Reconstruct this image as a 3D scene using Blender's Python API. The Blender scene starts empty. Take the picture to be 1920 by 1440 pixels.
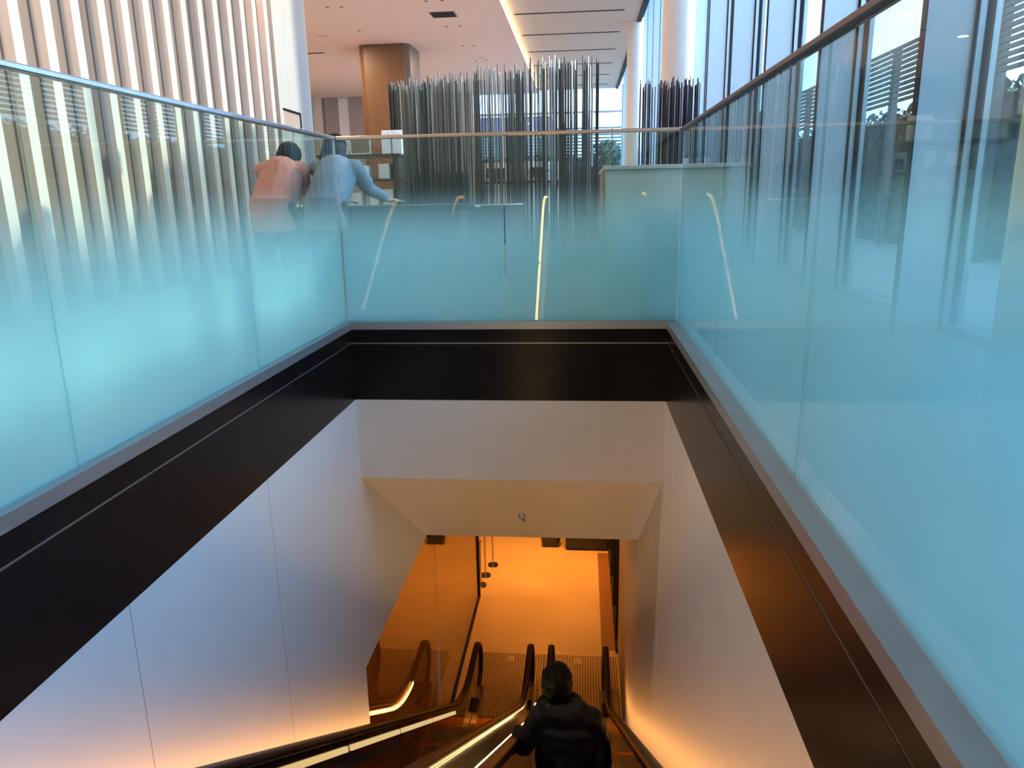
import bpy, bmesh, math, random
from mathutils import Vector, Matrix, noise
random.seed(11)
S = bpy.context.scene
C = S.collection
PI = math.pi

# ------------------------------------------------------------------ camera
EYE = 0.90                                    # eye height above the upper floor
F_PX, PITCH, YAW, ROLL = 1404.6, 0.2462, 0.0952, -0.0195
cp, sp, cy, sy = math.cos(PITCH), math.sin(PITCH), math.cos(YAW), math.sin(YAW)
fw = Vector((-sy*cp, cy*cp, -sp)); rt = Vector((cy, sy, 0)); up = rt.cross(fw)
r2 = rt*math.cos(ROLL) + up*math.sin(ROLL); u2 = up*math.cos(ROLL) - rt*math.sin(ROLL)
cd = bpy.data.cameras.new('camera'); cam = bpy.data.objects.new('camera', cd); C.objects.link(cam)
cd.sensor_width = 36.0; cd.lens = F_PX*36/1920; cd.clip_start = .05; cd.clip_end = 400
m = Matrix((r2, u2, -fw)).transposed().to_4x4(); m.translation = (0, 0, EYE)
cam.matrix_world = m
S.camera = cam

# ------------------------------------------------------------------ sky, sun, exposure
w = bpy.data.worlds.new('sky'); S.world = w; w.use_nodes = True
bg = w.node_tree.nodes['Background']
bg.inputs[0].default_value = (0.39, 0.63, 1.0, 1); bg.inputs[1].default_value = 6.8
sl = bpy.data.lights.new('sun', 'SUN'); sl.energy = 5.5; sl.angle = math.radians(2.2); sl.color = (1, .9, .74)
so = bpy.data.objects.new('sun', sl); C.objects.link(so)
sd = Vector((-1.0, -.30, -.262)).normalized()       # travel direction of the sunlight
so.rotation_euler = sd.to_track_quat('-Z', 'Y').to_euler(); so.location = (20, 8, 10)
vs = S.view_settings
S.display_settings.display_device = 'sRGB'
vs.view_transform = 'Standard'; vs.look = 'None'; vs.exposure = 0.0; vs.gamma = 1.0; vs.use_curve_mapping = False
cyc = S.cycles
cyc.max_bounces = 10; cyc.diffuse_bounces = 4; cyc.glossy_bounces = 5; cyc.transmission_bounces = 6
cyc.transparent_max_bounces = 24; cyc.sample_clamp_indirect = 6.0; cyc.caustics_reflective = False; cyc.caustics_refractive = False

# large warm lamps of the lower hall and of the upper hall's ceiling
def area(name, loc, size, power, col, rot=(0, 0, 0), spread=PI):
    l = bpy.data.lights.new(name, 'AREA'); l.shape = 'DISK'; l.size = size; l.energy = power; l.color = col; l.spread = spread
    o = bpy.data.objects.new(name, l); C.objects.link(o); o.location = loc; o.rotation_euler = rot
    return o
WARM = (1, .34, .045)
LOWER_LAMPS = [(-1.2, 14.1, 75), (.05, 14.3, 75), (.15, 11.2, 50), (-.6, 16.2, 60), (-3.2, 12.6, 80), (-3.6, 9.0, 70), (-3.0, 16.0, 60), (-1.2, 9.6, 35), (-3.2, 5.6, 60)]
for x, y, e in LOWER_LAMPS:
    area('lower_hall_lamp', (x, y, -2.84), .35, e*.52, WARM, spread=math.radians(95) if e == 75 else PI)
UPPER_LAMPS = [(-3.9, 4.0), (-3.9, 10.5), (-3.9, 17.0), (-3.9, 23.7), (-3.9, 31.0), (-8.5, 17.0), (-8.5, 26.0), (-8.5, 35.0), (-12, 30)]
for x, y in UPPER_LAMPS:
    area('upper_hall_lamp', (x, y, 6.06), .3, 200, (1, .64, .42))

# ------------------------------------------------------------------ materials
MATS = {}
def new_mat(name):
    mt = bpy.data.materials.new(name); mt.use_nodes = True; MATS[name] = mt
    return mt, mt.node_tree.nodes, mt.node_tree.links
def pm(name, col, rough=.5, metal=0.0, var=.06, scale=6.0, coat=0.0, bump=0.0, bscale=40, spec=.5, stretch=None):
    mt, n, l = new_mat(name)
    b = n['Principled BSDF']
    b.inputs['Roughness'].default_value = rough; b.inputs['Metallic'].default_value = metal
    b.inputs['Coat Weight'].default_value = coat; b.inputs['Coat Roughness'].default_value = .06
    b.inputs['Specular IOR Level'].default_value = spec
    tc = n.new('ShaderNodeTexCoord'); mp = n.new('ShaderNodeMapping'); l.new(tc.outputs['Object'], mp.inputs[0])
    if stretch: mp.inputs['Scale'].default_value = stretch
    nz = n.new('ShaderNodeTexNoise'); nz.inputs['Scale'].default_value = scale; nz.inputs['Detail'].default_value = 4
    l.new(mp.outputs[0], nz.inputs['Vector'])
    rp = n.new('ShaderNodeValToRGB')
    rp.color_ramp.elements[0].position = .3; rp.color_ramp.elements[1].position = .7
    rp.color_ramp.elements[0].color = tuple(min(1, c*(1-var)) for c in col)+(1,)
    rp.color_ramp.elements[1].color = tuple(min(1, c*(1+var)) for c in col)+(1,)
    l.new(nz.outputs['Fac'], rp.inputs[0]); l.new(rp.outputs[0], b.inputs['Base Color'])
    if bump:
        n2 = n.new('ShaderNodeTexNoise'); n2.inputs['Scale'].default_value = bscale; n2.inputs['Detail'].default_value = 6
        l.new(mp.outputs[0], n2.inputs['Vector'])
        bp = n.new('ShaderNodeBump'); bp.inputs['Strength'].default_value = bump; bp.inputs['Distance'].default_value = .01
        l.new(n2.outputs['Fac'], bp.inputs['Height']); l.new(bp.outputs[0], b.inputs['Normal'])
    return mt
def em(name, col, strength):
    mt, n, l = new_mat(name)
    e = n.new('ShaderNodeEmission'); e.inputs[0].default_value = col+(1,); e.inputs[1].default_value = strength
    l.new(e.outputs[0], n['Material Output'].inputs[0]); return mt
def schlick(n, l, f0):
    lw = n.new('ShaderNodeLayerWeight'); lw.inputs['Blend'].default_value = .5
    p = n.new('ShaderNodeMath'); p.operation = 'POWER'; p.inputs[1].default_value = 5; l.new(lw.outputs['Facing'], p.inputs[0])
    a = n.new('ShaderNodeMath'); a.operation = 'MULTIPLY_ADD'; a.inputs[1].default_value = 1-f0; a.inputs[2].default_value = f0
    l.new(p.outputs[0], a.inputs[0]); return a
def glass(name, tint, f0=.04, film=None, lo=.45, hi=1.0, top=.0, grough=0.0):
    """clear pane: see-through plus mirror reflection; film = colour of the frosted foil that fades out with height"""
    mt, n, l = new_mat(name)
    tr = n.new('ShaderNodeBsdfTransparent'); tr.inputs[0].default_value = tint+(1,)
    gl = n.new('ShaderNodeBsdfGlossy'); gl.inputs['Roughness'].default_value = grough
    base = tr
    if film:
        df = n.new('ShaderNodeBsdfDiffuse'); df.inputs[0].default_value = film+(1,)
        tl = n.new('ShaderNodeBsdfTranslucent'); tl.inputs[0].default_value = film+(1,)
        mx = n.new('ShaderNodeMixShader'); mx.inputs[0].default_value = .60
        l.new(df.outputs[0], mx.inputs[1]); l.new(tl.outputs[0], mx.inputs[2])
        ge = n.new('ShaderNodeNewGeometry'); sx = n.new('ShaderNodeSeparateXYZ'); l.new(ge.outputs['Position'], sx.inputs[0])
        ma = n.new('ShaderNodeMapRange'); ma.inputs['From Min'].default_value = lo; ma.inputs['From Max'].default_value = hi
        l.new(sx.outputs['Z'], ma.inputs['Value'])
        mr = n.new('ShaderNodeValToRGB'); mr.color_ramp.interpolation = 'EASE'
        mr.color_ramp.elements[0].position = 0; mr.color_ramp.elements[0].color = (.78, .78, .78, 1)
        mr.color_ramp.elements[1].position = 1; mr.color_ramp.elements[1].color = (top, top, top, 1)
        l.new(ma.outputs[0], mr.inputs[0])
        # the foil is a fine frit: every grain is either printed or clear, ever fewer of them with height
        wn = n.new('ShaderNodeTexWhiteNoise'); wn.noise_dimensions = '3D'; l.new(ge.outputs['Position'], wn.inputs['Vector'])
        lt = n.new('ShaderNodeMath'); lt.operation = 'LESS_THAN'; l.new(wn.outputs['Value'], lt.inputs[0]); l.new(mr.outputs[0], lt.inputs[1])
        m2 = n.new('ShaderNodeMixShader'); l.new(lt.outputs[0], m2.inputs[0]); l.new(tr.outputs[0], m2.inputs[1]); l.new(mx.outputs[0], m2.inputs[2])
        base = m2
    f = schlick(n, l, f0)
    o = n.new('ShaderNodeMixShader'); l.new(f.outputs[0], o.inputs[0]); l.new(base.outputs[0], o.inputs[1]); l.new(gl.outputs[0], o.inputs[2])
    l.new(o.outputs[0], n['Material Output'].inputs[0]); return mt
def joints(name, col, ys, rough=.6, axis=1):
    """painted panel wall with hairline vertical joints at given positions"""
    mt = pm(name, col, rough, var=.02, scale=1.5)
    n, l = mt.node_tree.nodes, mt.node_tree.links
    tc = n.new('ShaderNodeNewGeometry'); sx = n.new('ShaderNodeSeparateXYZ'); l.new(tc.outputs['Position'], sx.inputs[0])
    last = None
    for y in ys:
        d = n.new('ShaderNodeMath'); d.operation = 'COMPARE'; d.inputs[1].default_value = y; d.inputs[2].default_value = .0025
        l.new(sx.outputs[axis], d.inputs[0])
        if last:
            a = n.new('ShaderNodeMath'); a.operation = 'MAXIMUM'; l.new(last.outputs[0], a.inputs[0]); l.new(d.outputs[0], a.inputs[1]); last = a
        else: last = d
    mx = n.new('ShaderNodeMixRGB'); b = n['Principled BSDF']; src = b.inputs['Base Color'].links[0].from_socket
    l.new(last.outputs[0], mx.inputs[0]); l.new(src, mx.inputs[1]); mx.inputs[2].default_value = tuple(c*.4 for c in col)+(1,)
    l.new(mx.outputs[0], b.inputs['Base Color']); return mt

FILM = (.42, .82, .88)
M_PANE = glass('frosted_gradient_glass', (.78, .87, .84), film=FILM)
M_CLEAR = glass('clear_window_glass', (.95, .98, .985))
M_SMOKE = glass('tinted_partition_glass', (.60, .48, .40), f0=.20)
M_WHITEW = joints('white_panel_daylight_tint', (.62, .63, .67), [2.44, 3.75])  # white panels with the blue of the daylight tinted into them
M_WHITE = pm('white_warm_light_tint', (.60, .55, .51), .6, var=.02)  # white with the warm glow of the well tinted into it
M_SOFFIT = pm('soffit_warm_light_tint', (.66, .54, .43), .65, var=.02)  # part of the orange light from below is put into this beige
M_BLACK = pm('black_lacquer', (.006, .006, .008), .24, var=.2, spec=.16)
M_GROOVE = pm('groove_metal', (.35, .33, .31), .35, metal=.8)
M_KERB = pm('kerb_steel', (.33, .35, .37), .38, metal=.7, stretch=(1, 1, 8))
M_RAIL = pm('brushed_steel', (.55, .56, .58), .22, metal=1.0)
M_BRASS = pm('warm_rail_steel', (.62, .50, .38), .25, metal=1.0)
M_FLOOR = pm('hall_stone_floor', (.50, .44, .38), .18, var=.12, scale=1.2)
M_CEILP = pm('pink_beige_ceiling', (.84, .66, .58), .8, var=.02)
M_CEILB = pm('beige_ceiling', (.62, .52, .43), .8, var=.02)
M_SLOT = pm('slot_black', (.015, .013, .012), .6)
M_SLAT = pm('cream_slat', (.74, .66, .56), .55, var=.04, scale=3)
M_TAUPE = pm('taupe_back_panel', (.22, .155, .115), .5, var=.10, scale=1.2, stretch=(1, 2.2, .05))
M_PALE = joints('pale_panel', (.36, .35, .31), [11.85, 12.2, 12.5], axis=1)
M_WOOD = pm('brown_veneer', (.15, .085, .042), .45, var=.1, scale=2, stretch=(2, 2, .2))
M_FIN = pm('pale_blue_fin', (.62, .74, .84), .45, var=.03)
M_FRAME = pm('window_aluminium', (.52, .58, .62), .35, metal=.5)
M_DARK = pm('dark_gasket', (.03, .035, .045), .6, spec=.1)
M_COLUMN = pm('column_plaster', (.72, .69, .65), .6, var=.03)
M_ROD = pm('dark_rod_metal', (.055, .062, .062), .32, metal=.7, var=.3)
M_RODG = pm('grey_rod_metal', (.12, .135, .125), .3, metal=.6, var=.6, scale=7, stretch=(1, 1, .02))
M_RODL = pm('sunlit_rod_metal', (.50, .52, .50), .3, metal=.9)  # lighter copy of the rod metal, sunlight on some rods put into its colour
M_RODN = pm('navy_rod', (.012, .016, .035), .4)
M_STONE = pm('pale_counter_stone', (.66, .66, .60), .45, var=.05)
M_TAN = pm('brown_box_side', (.30, .24, .19), .5)
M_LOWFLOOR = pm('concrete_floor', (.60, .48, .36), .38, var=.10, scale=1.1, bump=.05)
M_TILE = pm('brown_border_tile', (.26, .13, .07), .4, var=.1)
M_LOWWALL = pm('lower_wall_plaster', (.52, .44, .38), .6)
M_STEEL = pm('escalator_steel', (.55, .47, .40), .22, metal=1.0, stretch=(8, 1, 1))
M_PANEL = pm('dark_bronze_glass', (.022, .014, .010), .07, spec=1.0)
M_RUBBER = pm('black_handrail_rubber', (.012, .007, .007), .34, spec=.12)
M_RAILD = pm('shaded_rail_steel', (.05, .055, .075), .5, spec=.3)  # darker copy of the rail steel, shade of its underside in the colour
M_LEDY = em('yellow_light_strip', (1, .68, .28), .75)
M_STEP = pm('dark_step_metal', (.085, .075, .068), .42, metal=.6, var=.3, scale=30)
M_EDGE = pm('orange_step_edge', (.95, .33, .06), .5, var=.05)
M_PLATE = pm('ribbed_plate_metal', (.42, .34, .27), .45, metal=.3)
M_PLATED = pm('plate_groove_metal', (.18, .13, .09), .5, metal=.3)
M_LED = em('warm_light_strip', (1, .43, .10), 17.0)
M_LEDW = em('white_light_strip', (1, .64, .25), 30.0)
M_COVE = em('cove_light', (1, .70, .34), 12.0)
M_LAMP = em('downlight_glow', (1, .62, .28), 8.0)
M_SKIN = pm('skin', (.55, .34, .25), .5)
M_HAIR = pm('black_hair', (.008, .007, .007), .42, var=.3, scale=60, bump=.25, bscale=120, stretch=(1, 1, .2), spec=.06)
M_HAIRB = pm('dark_brown_hair', (.014, .010, .008), .5, var=.3, scale=60, spec=.1, bump=.3, bscale=90, stretch=(1, 1, .2))
M_JACKET = pm('black_puffer_fabric', (.008, .007, .007), .42, var=.2, scale=12, bump=.12, bscale=22, spec=.25)
M_TROUSER = pm('dark_trousers', (.02, .02, .024), .8)
M_SHOE = pm('dark_shoe', (.02, .018, .016), .4)
M_DENIM = pm('light_blue_cotton', (.20, .28, .36), .8, var=.12, scale=14, bump=.9, bscale=7, stretch=(1, 1, .6))
M_PINK = pm('salmon_knit', (.60, .24, .18), .85, var=.10, scale=20, bump=.9, bscale=6, stretch=(1, 1, .6))
M_INK = pm('dark_display_wood', (.05, .038, .03), .5)
M_CARD = pm('pale_package', (.62, .60, .54), .6)
M_SIGNW = pm('sign_face', (.80, .82, .83), .35)
M_HEDGE = pm('hedge_leaf', (.035, .075, .05), .7, var=.5, scale=5)
M_BARK = pm('bark', (.10, .085, .07), .9)
M_LOUVRE = pm('grey_louvre', (.13, .15, .155), .5)
M_PAVE = pm('pale_paving', (.42, .43, .42), .6)
M_FACADE = pm('dark_far_facade', (.10, .09, .12), .5)
M_FARWALL = pm('grey_far_panel', (.36, .33, .30), .5)
M_TERRA = pm('terracotta_panel', (.45, .20, .11), .6)
M_PLASTIC = pm('white_slat', (.70, .74, .78), .4)
M_NAVY = pm('dark_upholstery', (.025, .03, .035), .6)

# ------------------------------------------------------------------ mesh helpers
class MB:
    def __init__(s): s.v = []; s.f = []; s.sm = []
    def add(s, vs, fs, smooth=False):
        o = len(s.v); s.v += [tuple(v) for v in vs]; s.f += [tuple(i+o for i in f) for f in fs]; s.sm += [smooth]*len(fs); return s
    def box(s, x0, x1, y0, y1, z0, z1):
        return s.add([(x0,y0,z0),(x1,y0,z0),(x1,y1,z0),(x0,y1,z0),(x0,y0,z1),(x1,y0,z1),(x1,y1,z1),(x0,y1,z1)],
                     [(0,3,2,1),(4,5,6,7),(0,1,5,4),(1,2,6,5),(2,3,7,6),(3,0,4,7)])
    def prism_x(s, pts, x0, x1):             # polygon in (y,z) extruded along x
        n = len(pts)
        ar = sum(pts[i][0]*pts[(i+1)%n][1]-pts[(i+1)%n][0]*pts[i][1] for i in range(n))
        if ar < 0: pts = pts[::-1]
        return s.add([(x0,y,z) for y,z in pts]+[(x1,y,z) for y,z in pts],
                     [tuple(range(n-1,-1,-1)), tuple(range(n,2*n))]+[(i,(i+1)%n,n+(i+1)%n,n+i) for i in range(n)])
    def prism_z(s, pts, z0, z1, smooth=False):
        n = len(pts)
        ar = sum(pts[i][0]*pts[(i+1)%n][1]-pts[(i+1)%n][0]*pts[i][1] for i in range(n))
        if ar < 0: pts = pts[::-1]
        s.add([(x,y,z0) for x,y in pts]+[(x,y,z1) for x,y in pts], [tuple(range(n-1,-1,-1)), tuple(range(n,2*n))])
        return s.add([(x,y,z0) for x,y in pts]+[(x,y,z1) for x,y in pts], [(i,(i+1)%n,n+(i+1)%n,n+i) for i in range(n)], smooth)
    def cyl(s, p, q, r0, r1=None, n=12, smooth=True):
        p, q = Vector(p), Vector(q); r1 = r0 if r1 is None else r1
        d = (q-p).normalized(); a = d.orthogonal().normalized(); b = d.cross(a)
        vs = []
        for c, r in ((p, r0), (q, r1)):
            for i in range(n):
                t = 2*PI*i/n; vs.append(c+a*(r*math.cos(t))+b*(r*math.sin(t)))
        s.add(vs, [(i,(i+1)%n,n+(i+1)%n,n+i) for i in range(n)], smooth)
        return s.add(vs, [tuple(range(n-1,-1,-1)), tuple(range(n,2*n))])
    def strip(s, path, w0, w1, t0, t1):
        """rectangular section swept along a path of (y,z); x from w0 to w1; thickness normal offsets t0..t1"""
        N = []
        for i in range(len(path)):
            a = path[max(0,i-1)]; b = path[min(len(path)-1,i+1)]
            dy, dz = b[0]-a[0], b[1]-a[1]; L = math.hypot(dy,dz) or 1
            N.append((-dz/L, dy/L))
        vs = []
        for (y,z),(ny,nz) in zip(path,N):
            vs += [(w0,y+ny*t0,z+nz*t0),(w1,y+ny*t0,z+nz*t0),(w1,y+ny*t1,z+nz*t1),(w0,y+ny*t1,z+nz*t1)]
        fs = []
        for i in range(len(path)-1):
            o = 4*i
            for k in range(4): fs.append((o+k, o+(k+1)%4, o+4+(k+1)%4, o+4+k))
        fs += [(3,2,1,0), tuple(4*(len(path)-1)+k for k in range(4))]
        return s.add(vs, fs)
    def oval(s, path, x, rx, rz, n=10):
        """rounded oval section swept along (y,z) path at x"""
        vs = []
        for i in range(len(path)):
            a = path[max(0,i-1)]; b = path[min(len(path)-1,i+1)]
            dy, dz = b[0]-a[0], b[1]-a[1]; L = math.hypot(dy,dz) or 1
            ny, nz = -dz/L, dy/L
            for k in range(n):
                t = 2*PI*k/n; cx, cz = math.cos(t), math.sin(t)
                cx = math.copysign(abs(cx)**.6, cx); cz = math.copysign(abs(cz)**.6, cz)
                vs.append((x+rx*cx, path[i][0]+ny*rz*cz, path[i][1]+nz*rz*cz))
        fs = []
        for i in range(len(path)-1):
            for k in range(n): fs.append((i*n+k, i*n+(k+1)%n, (i+1)*n+(k+1)%n, (i+1)*n+k))
        s.add(vs, fs, True)
        e = (len(path)-1)*n
        return s.add(vs, [tuple(range(n-1,-1,-1)), tuple(range(e,e+n))])
    def ell(s, c, r, rot=None, nu=14, nv=9):
        c = Vector(c); vs = [Vector((0,0,-1))]; fs = []
        for j in range(1,nv):
            ph = -PI/2+PI*j/nv
            for i in range(nu):
                t = 2*PI*i/nu; vs.append(Vector((math.cos(ph)*math.cos(t), math.cos(ph)*math.sin(t), math.sin(ph))))
        vs.append(Vector((0,0,1))); L = len(vs)-1
        for i in range(nu): fs.append((0, 1+(i+1)%nu, 1+i)); fs.append((L, L-nu+i, L-nu+(i+1)%nu))
        for j in range(nv-2):
            for i in range(nu): fs.append((1+j*nu+i, 1+j*nu+(i+1)%nu, 1+(j+1)*nu+(i+1)%nu, 1+(j+1)*nu+i))
        out = []
        for v in vs:
            u = Vector((v.x*r[0], v.y*r[1], v.z*r[2]))
            if rot: u = rot @ u
            out.append(c+u)
        return s.add(out, fs, True)
    def cap(s, p, q, r0, r1):
        s.cyl(p, q, r0, r1, n=14); s.ell(p, (r0,)*3); s.ell(q, (r1,)*3); return s

def origin_of(parent):
    o = Vector((0,0,0))
    while parent is not None: o += parent.location; parent = parent.parent
    return o
def obj(name, mb, mt, parent=None, bevel=0, seg=2):
    off = origin_of(parent)
    me = bpy.data.meshes.new(name)
    me.from_pydata([Vector(v)-off for v in mb.v], [], mb.f)
    me.polygons.foreach_set('use_smooth', mb.sm); me.update()
    me.materials.append(mt)
    o = bpy.data.objects.new(name, me); C.objects.link(o)
    if parent: o.parent = parent
    if bevel:
        b = o.modifiers.new('edge', 'BEVEL'); b.width = bevel; b.segments = seg; b.limit_method = 'ANGLE'; b.angle_limit = .6
    return o
def thing(name, label, cat, loc, group=None):
    o = bpy.data.objects.new(name, None); o.empty_display_size = .1; C.objects.link(o); o.location = loc
    o['label'] = label; o['category'] = cat
    if group: o['group'] = group
    return o
def tag(o, label, cat, group=None, kind=None):
    o['label'] = label; o['category'] = cat
    if group: o['group'] = group
    if kind: o['kind'] = kind
    return o
def struct(name, mb, mt, label, cat, parent=None, bevel=0):
    o = obj(name, mb, mt, parent, bevel)
    if parent is None: o['kind'] = 'structure'; o['label'] = label; o['category'] = cat
    return o
def set_thing(name, label, cat, loc, kind='structure'):
    o = thing(name, label, cat, loc); o['kind'] = kind; return o
def fused(name, mb, mt, parent, voxel=.008, smooth=4):
    """join overlapping closed volumes into ONE continuous skin"""
    off = origin_of(parent)
    me = bpy.data.meshes.new('tmp'); me.from_pydata([Vector(v)-off for v in mb.v], [], mb.f)
    t = bpy.data.objects.new('tmp', me); C.objects.link(t)
    r = t.modifiers.new('r', 'REMESH'); r.mode = 'VOXEL'; r.voxel_size = voxel
    sm = t.modifiers.new('s', 'SMOOTH'); sm.iterations = smooth; sm.factor = .5
    dg = bpy.context.evaluated_depsgraph_get(); dg.update()
    ev = t.evaluated_get(dg)
    m2 = bpy.data.meshes.new_from_object(ev); m2.name = name
    bpy.data.objects.remove(t); bpy.data.meshes.remove(me)
    m2.polygons.foreach_set('use_smooth', [True]*len(m2.polygons))
    m2.materials.clear(); m2.materials.append(mt)
    o = bpy.data.objects.new(name, m2); C.objects.link(o)
    if parent: o.parent = parent
    return o

# ------------------------------------------------------------------ the well and the floors
GL, GR, GB = -1.766, .692, 5.46               # glass lines: left, right, rear
WL, WR, WB = -1.727, .622, 5.42               # inner faces of the well
Z_FB, Z_S0, Z_S1, Y_S1 = -.596, -1.237, -2.786, 7.643
ZL = -6.6                                     # lower floor
FRONT = -2.6                                  # where the well ends behind the camera
CZ = 6.1                                      # upper ceiling height

fl = MB()
fl.box(-16, WL-.06, -9, 42, -.14, 0).box(WR+.06, 2.62, -9, 42, -.14, 0).box(WL-.06, WR+.06, WB+.06, 42, -.14, 0).box(WL-.06, WR+.06, -9, FRONT, -.14, 0)
struct('floor', fl, M_FLOOR, 'polished beige stone floor of the upper hall around the escalator well', 'floor')
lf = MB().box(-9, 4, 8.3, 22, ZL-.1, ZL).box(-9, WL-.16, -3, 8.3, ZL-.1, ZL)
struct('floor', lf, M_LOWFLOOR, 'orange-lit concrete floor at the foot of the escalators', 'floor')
struct('trim', MB().box(.36, .62, 11.3, 14.85, ZL, ZL+.006), M_TILE, 'brown tile border strip along the right edge of the lower floor', 'floor border')
# black fascia band (two boards with a metal groove between)
GZ = -.157
def ring(z0, z1, t, inset=0.0):
    a, b, c = WL-inset, WR+inset, WB+inset
    return MB().box(a-t, a, FRONT, c+t, z0, z1).box(b, b+t, FRONT, c+t, z0, z1).box(a, b, c, c+t, z0, z1)
fas = set_thing('trim', 'glossy black fascia band around the mouth of the escalator well', 'fascia', (WL, FRONT, 0))
obj('upper_board', ring(GZ+.005, -.0, .05), M_BLACK, fas); obj('lower_board', ring(Z_FB, GZ-.005, .05), M_BLACK, fas)
obj('groove_strip', ring(GZ-.005, GZ+.005, .046, .004), M_GROOVE, fas)
# white walls of the well
T = .16
struct('wall_left', MB().prism_x([(FRONT, Z_FB), (WB+.6, Z_FB), (Y_S1, Z_FB), (Y_S1, Z_S1), (5.19, Z_S1), (5.19, ZL), (FRONT, ZL)], WL-T, WL-.001),
       M_WHITEW, 'white panel wall left of the escalators with a cut-away lower corner', 'wall')
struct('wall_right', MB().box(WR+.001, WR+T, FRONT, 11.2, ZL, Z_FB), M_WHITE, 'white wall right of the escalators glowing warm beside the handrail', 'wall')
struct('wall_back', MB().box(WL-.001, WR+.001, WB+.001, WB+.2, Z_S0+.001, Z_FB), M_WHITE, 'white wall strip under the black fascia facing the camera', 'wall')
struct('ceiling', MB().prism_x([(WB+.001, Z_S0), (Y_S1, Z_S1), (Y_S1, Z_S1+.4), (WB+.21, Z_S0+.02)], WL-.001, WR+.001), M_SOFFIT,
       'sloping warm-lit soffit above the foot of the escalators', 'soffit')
lc = MB().box(-9, 4, Y_S1+.002, 22, Z_S1, Z_S1+.3).box(-9, WL-T, -3, Y_S1+.002, Z_S1, Z_S1+.3)
struct('ceiling', lc, M_LOWWALL, 'flat ceiling of the lower hall beyond the soffit', 'ceiling')
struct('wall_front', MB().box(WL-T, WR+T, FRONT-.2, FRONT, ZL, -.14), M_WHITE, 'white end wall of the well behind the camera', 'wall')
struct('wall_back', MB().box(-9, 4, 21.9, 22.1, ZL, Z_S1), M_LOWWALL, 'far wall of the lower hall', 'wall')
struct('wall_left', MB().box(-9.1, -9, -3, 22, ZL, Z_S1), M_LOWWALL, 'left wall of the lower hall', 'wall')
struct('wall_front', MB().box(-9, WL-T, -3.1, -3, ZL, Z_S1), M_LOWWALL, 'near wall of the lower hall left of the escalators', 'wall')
# dark shopfront along the right side of the lower hall
sf = set_thing('wall_right', 'dark framed shopfront along the right side of the lower hall', 'shopfront', (.7, 11.2, ZL))
obj('dark_panel', MB().box(.66, .76, 11.21, 22, ZL, Z_S1), M_PANEL, sf)
for y in (11.5, 12.6, 13.7, 14.8): obj('mullion', MB().box(.60, .66, y, y+.07, ZL+.1, Z_S1), M_DARK, sf)
obj('plinth', MB().box(.59, .66, 11.21, 15.2, ZL, ZL+.1), M_DARK, sf)

# glass partition beside the left escalator: mirrors the handrails
gp = thing('glass_partition', 'tall tinted glass partition with dark base and end post left of the escalators', 'partition', (-1.96, 5.3, ZL))
obj('glass_pane', MB().box(-1.965, -1.945, 5.3, 9.05, ZL+.05, Z_S1), M_SMOKE, gp); obj('glass_pane', MB().box(-1.965, -1.945, 9.06, 12.84, ZL+.05, Z_S1), M_SMOKE, gp)
obj('base_rail', MB().box(-1.985, -1.925, 5.3, 12.9, ZL, ZL+.06), M_DARK, gp)
obj('end_post', MB().box(-1.99, -1.92, 12.84, 12.92, ZL, Z_S1), M_DARK, gp)

# ------------------------------------------------------------------ glass balustrades round the well
PT = .014; RZ = 1.318
def balustrade(label, loc, panes, kerb, rail, rmat, seams, post=None):
    t = thing('glass_balustrade', label, 'balustrade', loc)
    for b in panes: obj('glass_panel', MB().box(*b, -.045, RZ-.012), M_PANE, t)
    obj('base_channel', kerb, M_KERB, t)
    obj('handrail', rail, rmat, t, bevel=.006)
    for b in seams: obj('joint_seal', MB().box(*b, .0, RZ-.012), M_DARK, t)
    return t
ys = [-2.26, -.73, .80, 2.335, 3.87, GB-.02]
balustrade('frosted blue glass balustrade left of the well, slatted wall behind', (GL, 0, 0),
    [(GL-PT/2, GL+PT/2, ys[i]+.004, ys[i+1]-.004) for i in range(5)],
    MB().box(GL+.012, WL+.014, FRONT, WB-.015, -.05, .004).box(GL-.05, GL-.010, FRONT, GB+.05, -.05, .004),
    MB().box(GL-.021, GL+.021, FRONT, GB+.022, RZ-.012, RZ+.013), M_RAIL, [])
balustrade('frosted blue glass balustrade right of the well, in front of the window wall', (GR, 0, 0),
    [(GR-PT/2, GR+PT/2, ys[i]+.004, ys[i+1]-.004) for i in range(5)],
    MB().box(WR-.014, GR-.012, FRONT, WB-.015, -.05, .004).box(GR+.010, GR+.05, FRONT, GB+.05, -.05, .004),
    MB().box(GR-.021, GR+.021, FRONT, GB+.022, RZ-.012, RZ+.013), M_RAILD, [])
balustrade('frosted grey-green glass balustrade across the far end of the well', (-.54, GB, 0),
    [(GL+.012, -.556, GB-PT/2, GB+PT/2), (-.548, GR-.012, GB-PT/2, GB+PT/2)],
    MB().box(GL+.02, GR-.02, WB-.014, GB-.012, -.05, .004).box(GL+.02, GR-.02, GB+.010, GB+.05, -.05, .004),
    MB().box(GL+.022, GR-.022, GB-.021, GB+.021, RZ-.012, RZ+.013), M_BRASS, [])

for x in (GL, GR):
    for o in list(C.objects):
        if o.get('category') == 'balustrade' and abs(o.location.x-x) < .01:
            obj('corner_joint', MB().box(x-.006, x+.006, GB-.012, GB+.006, 0, RZ-.014), M_FRAME, o)

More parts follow.
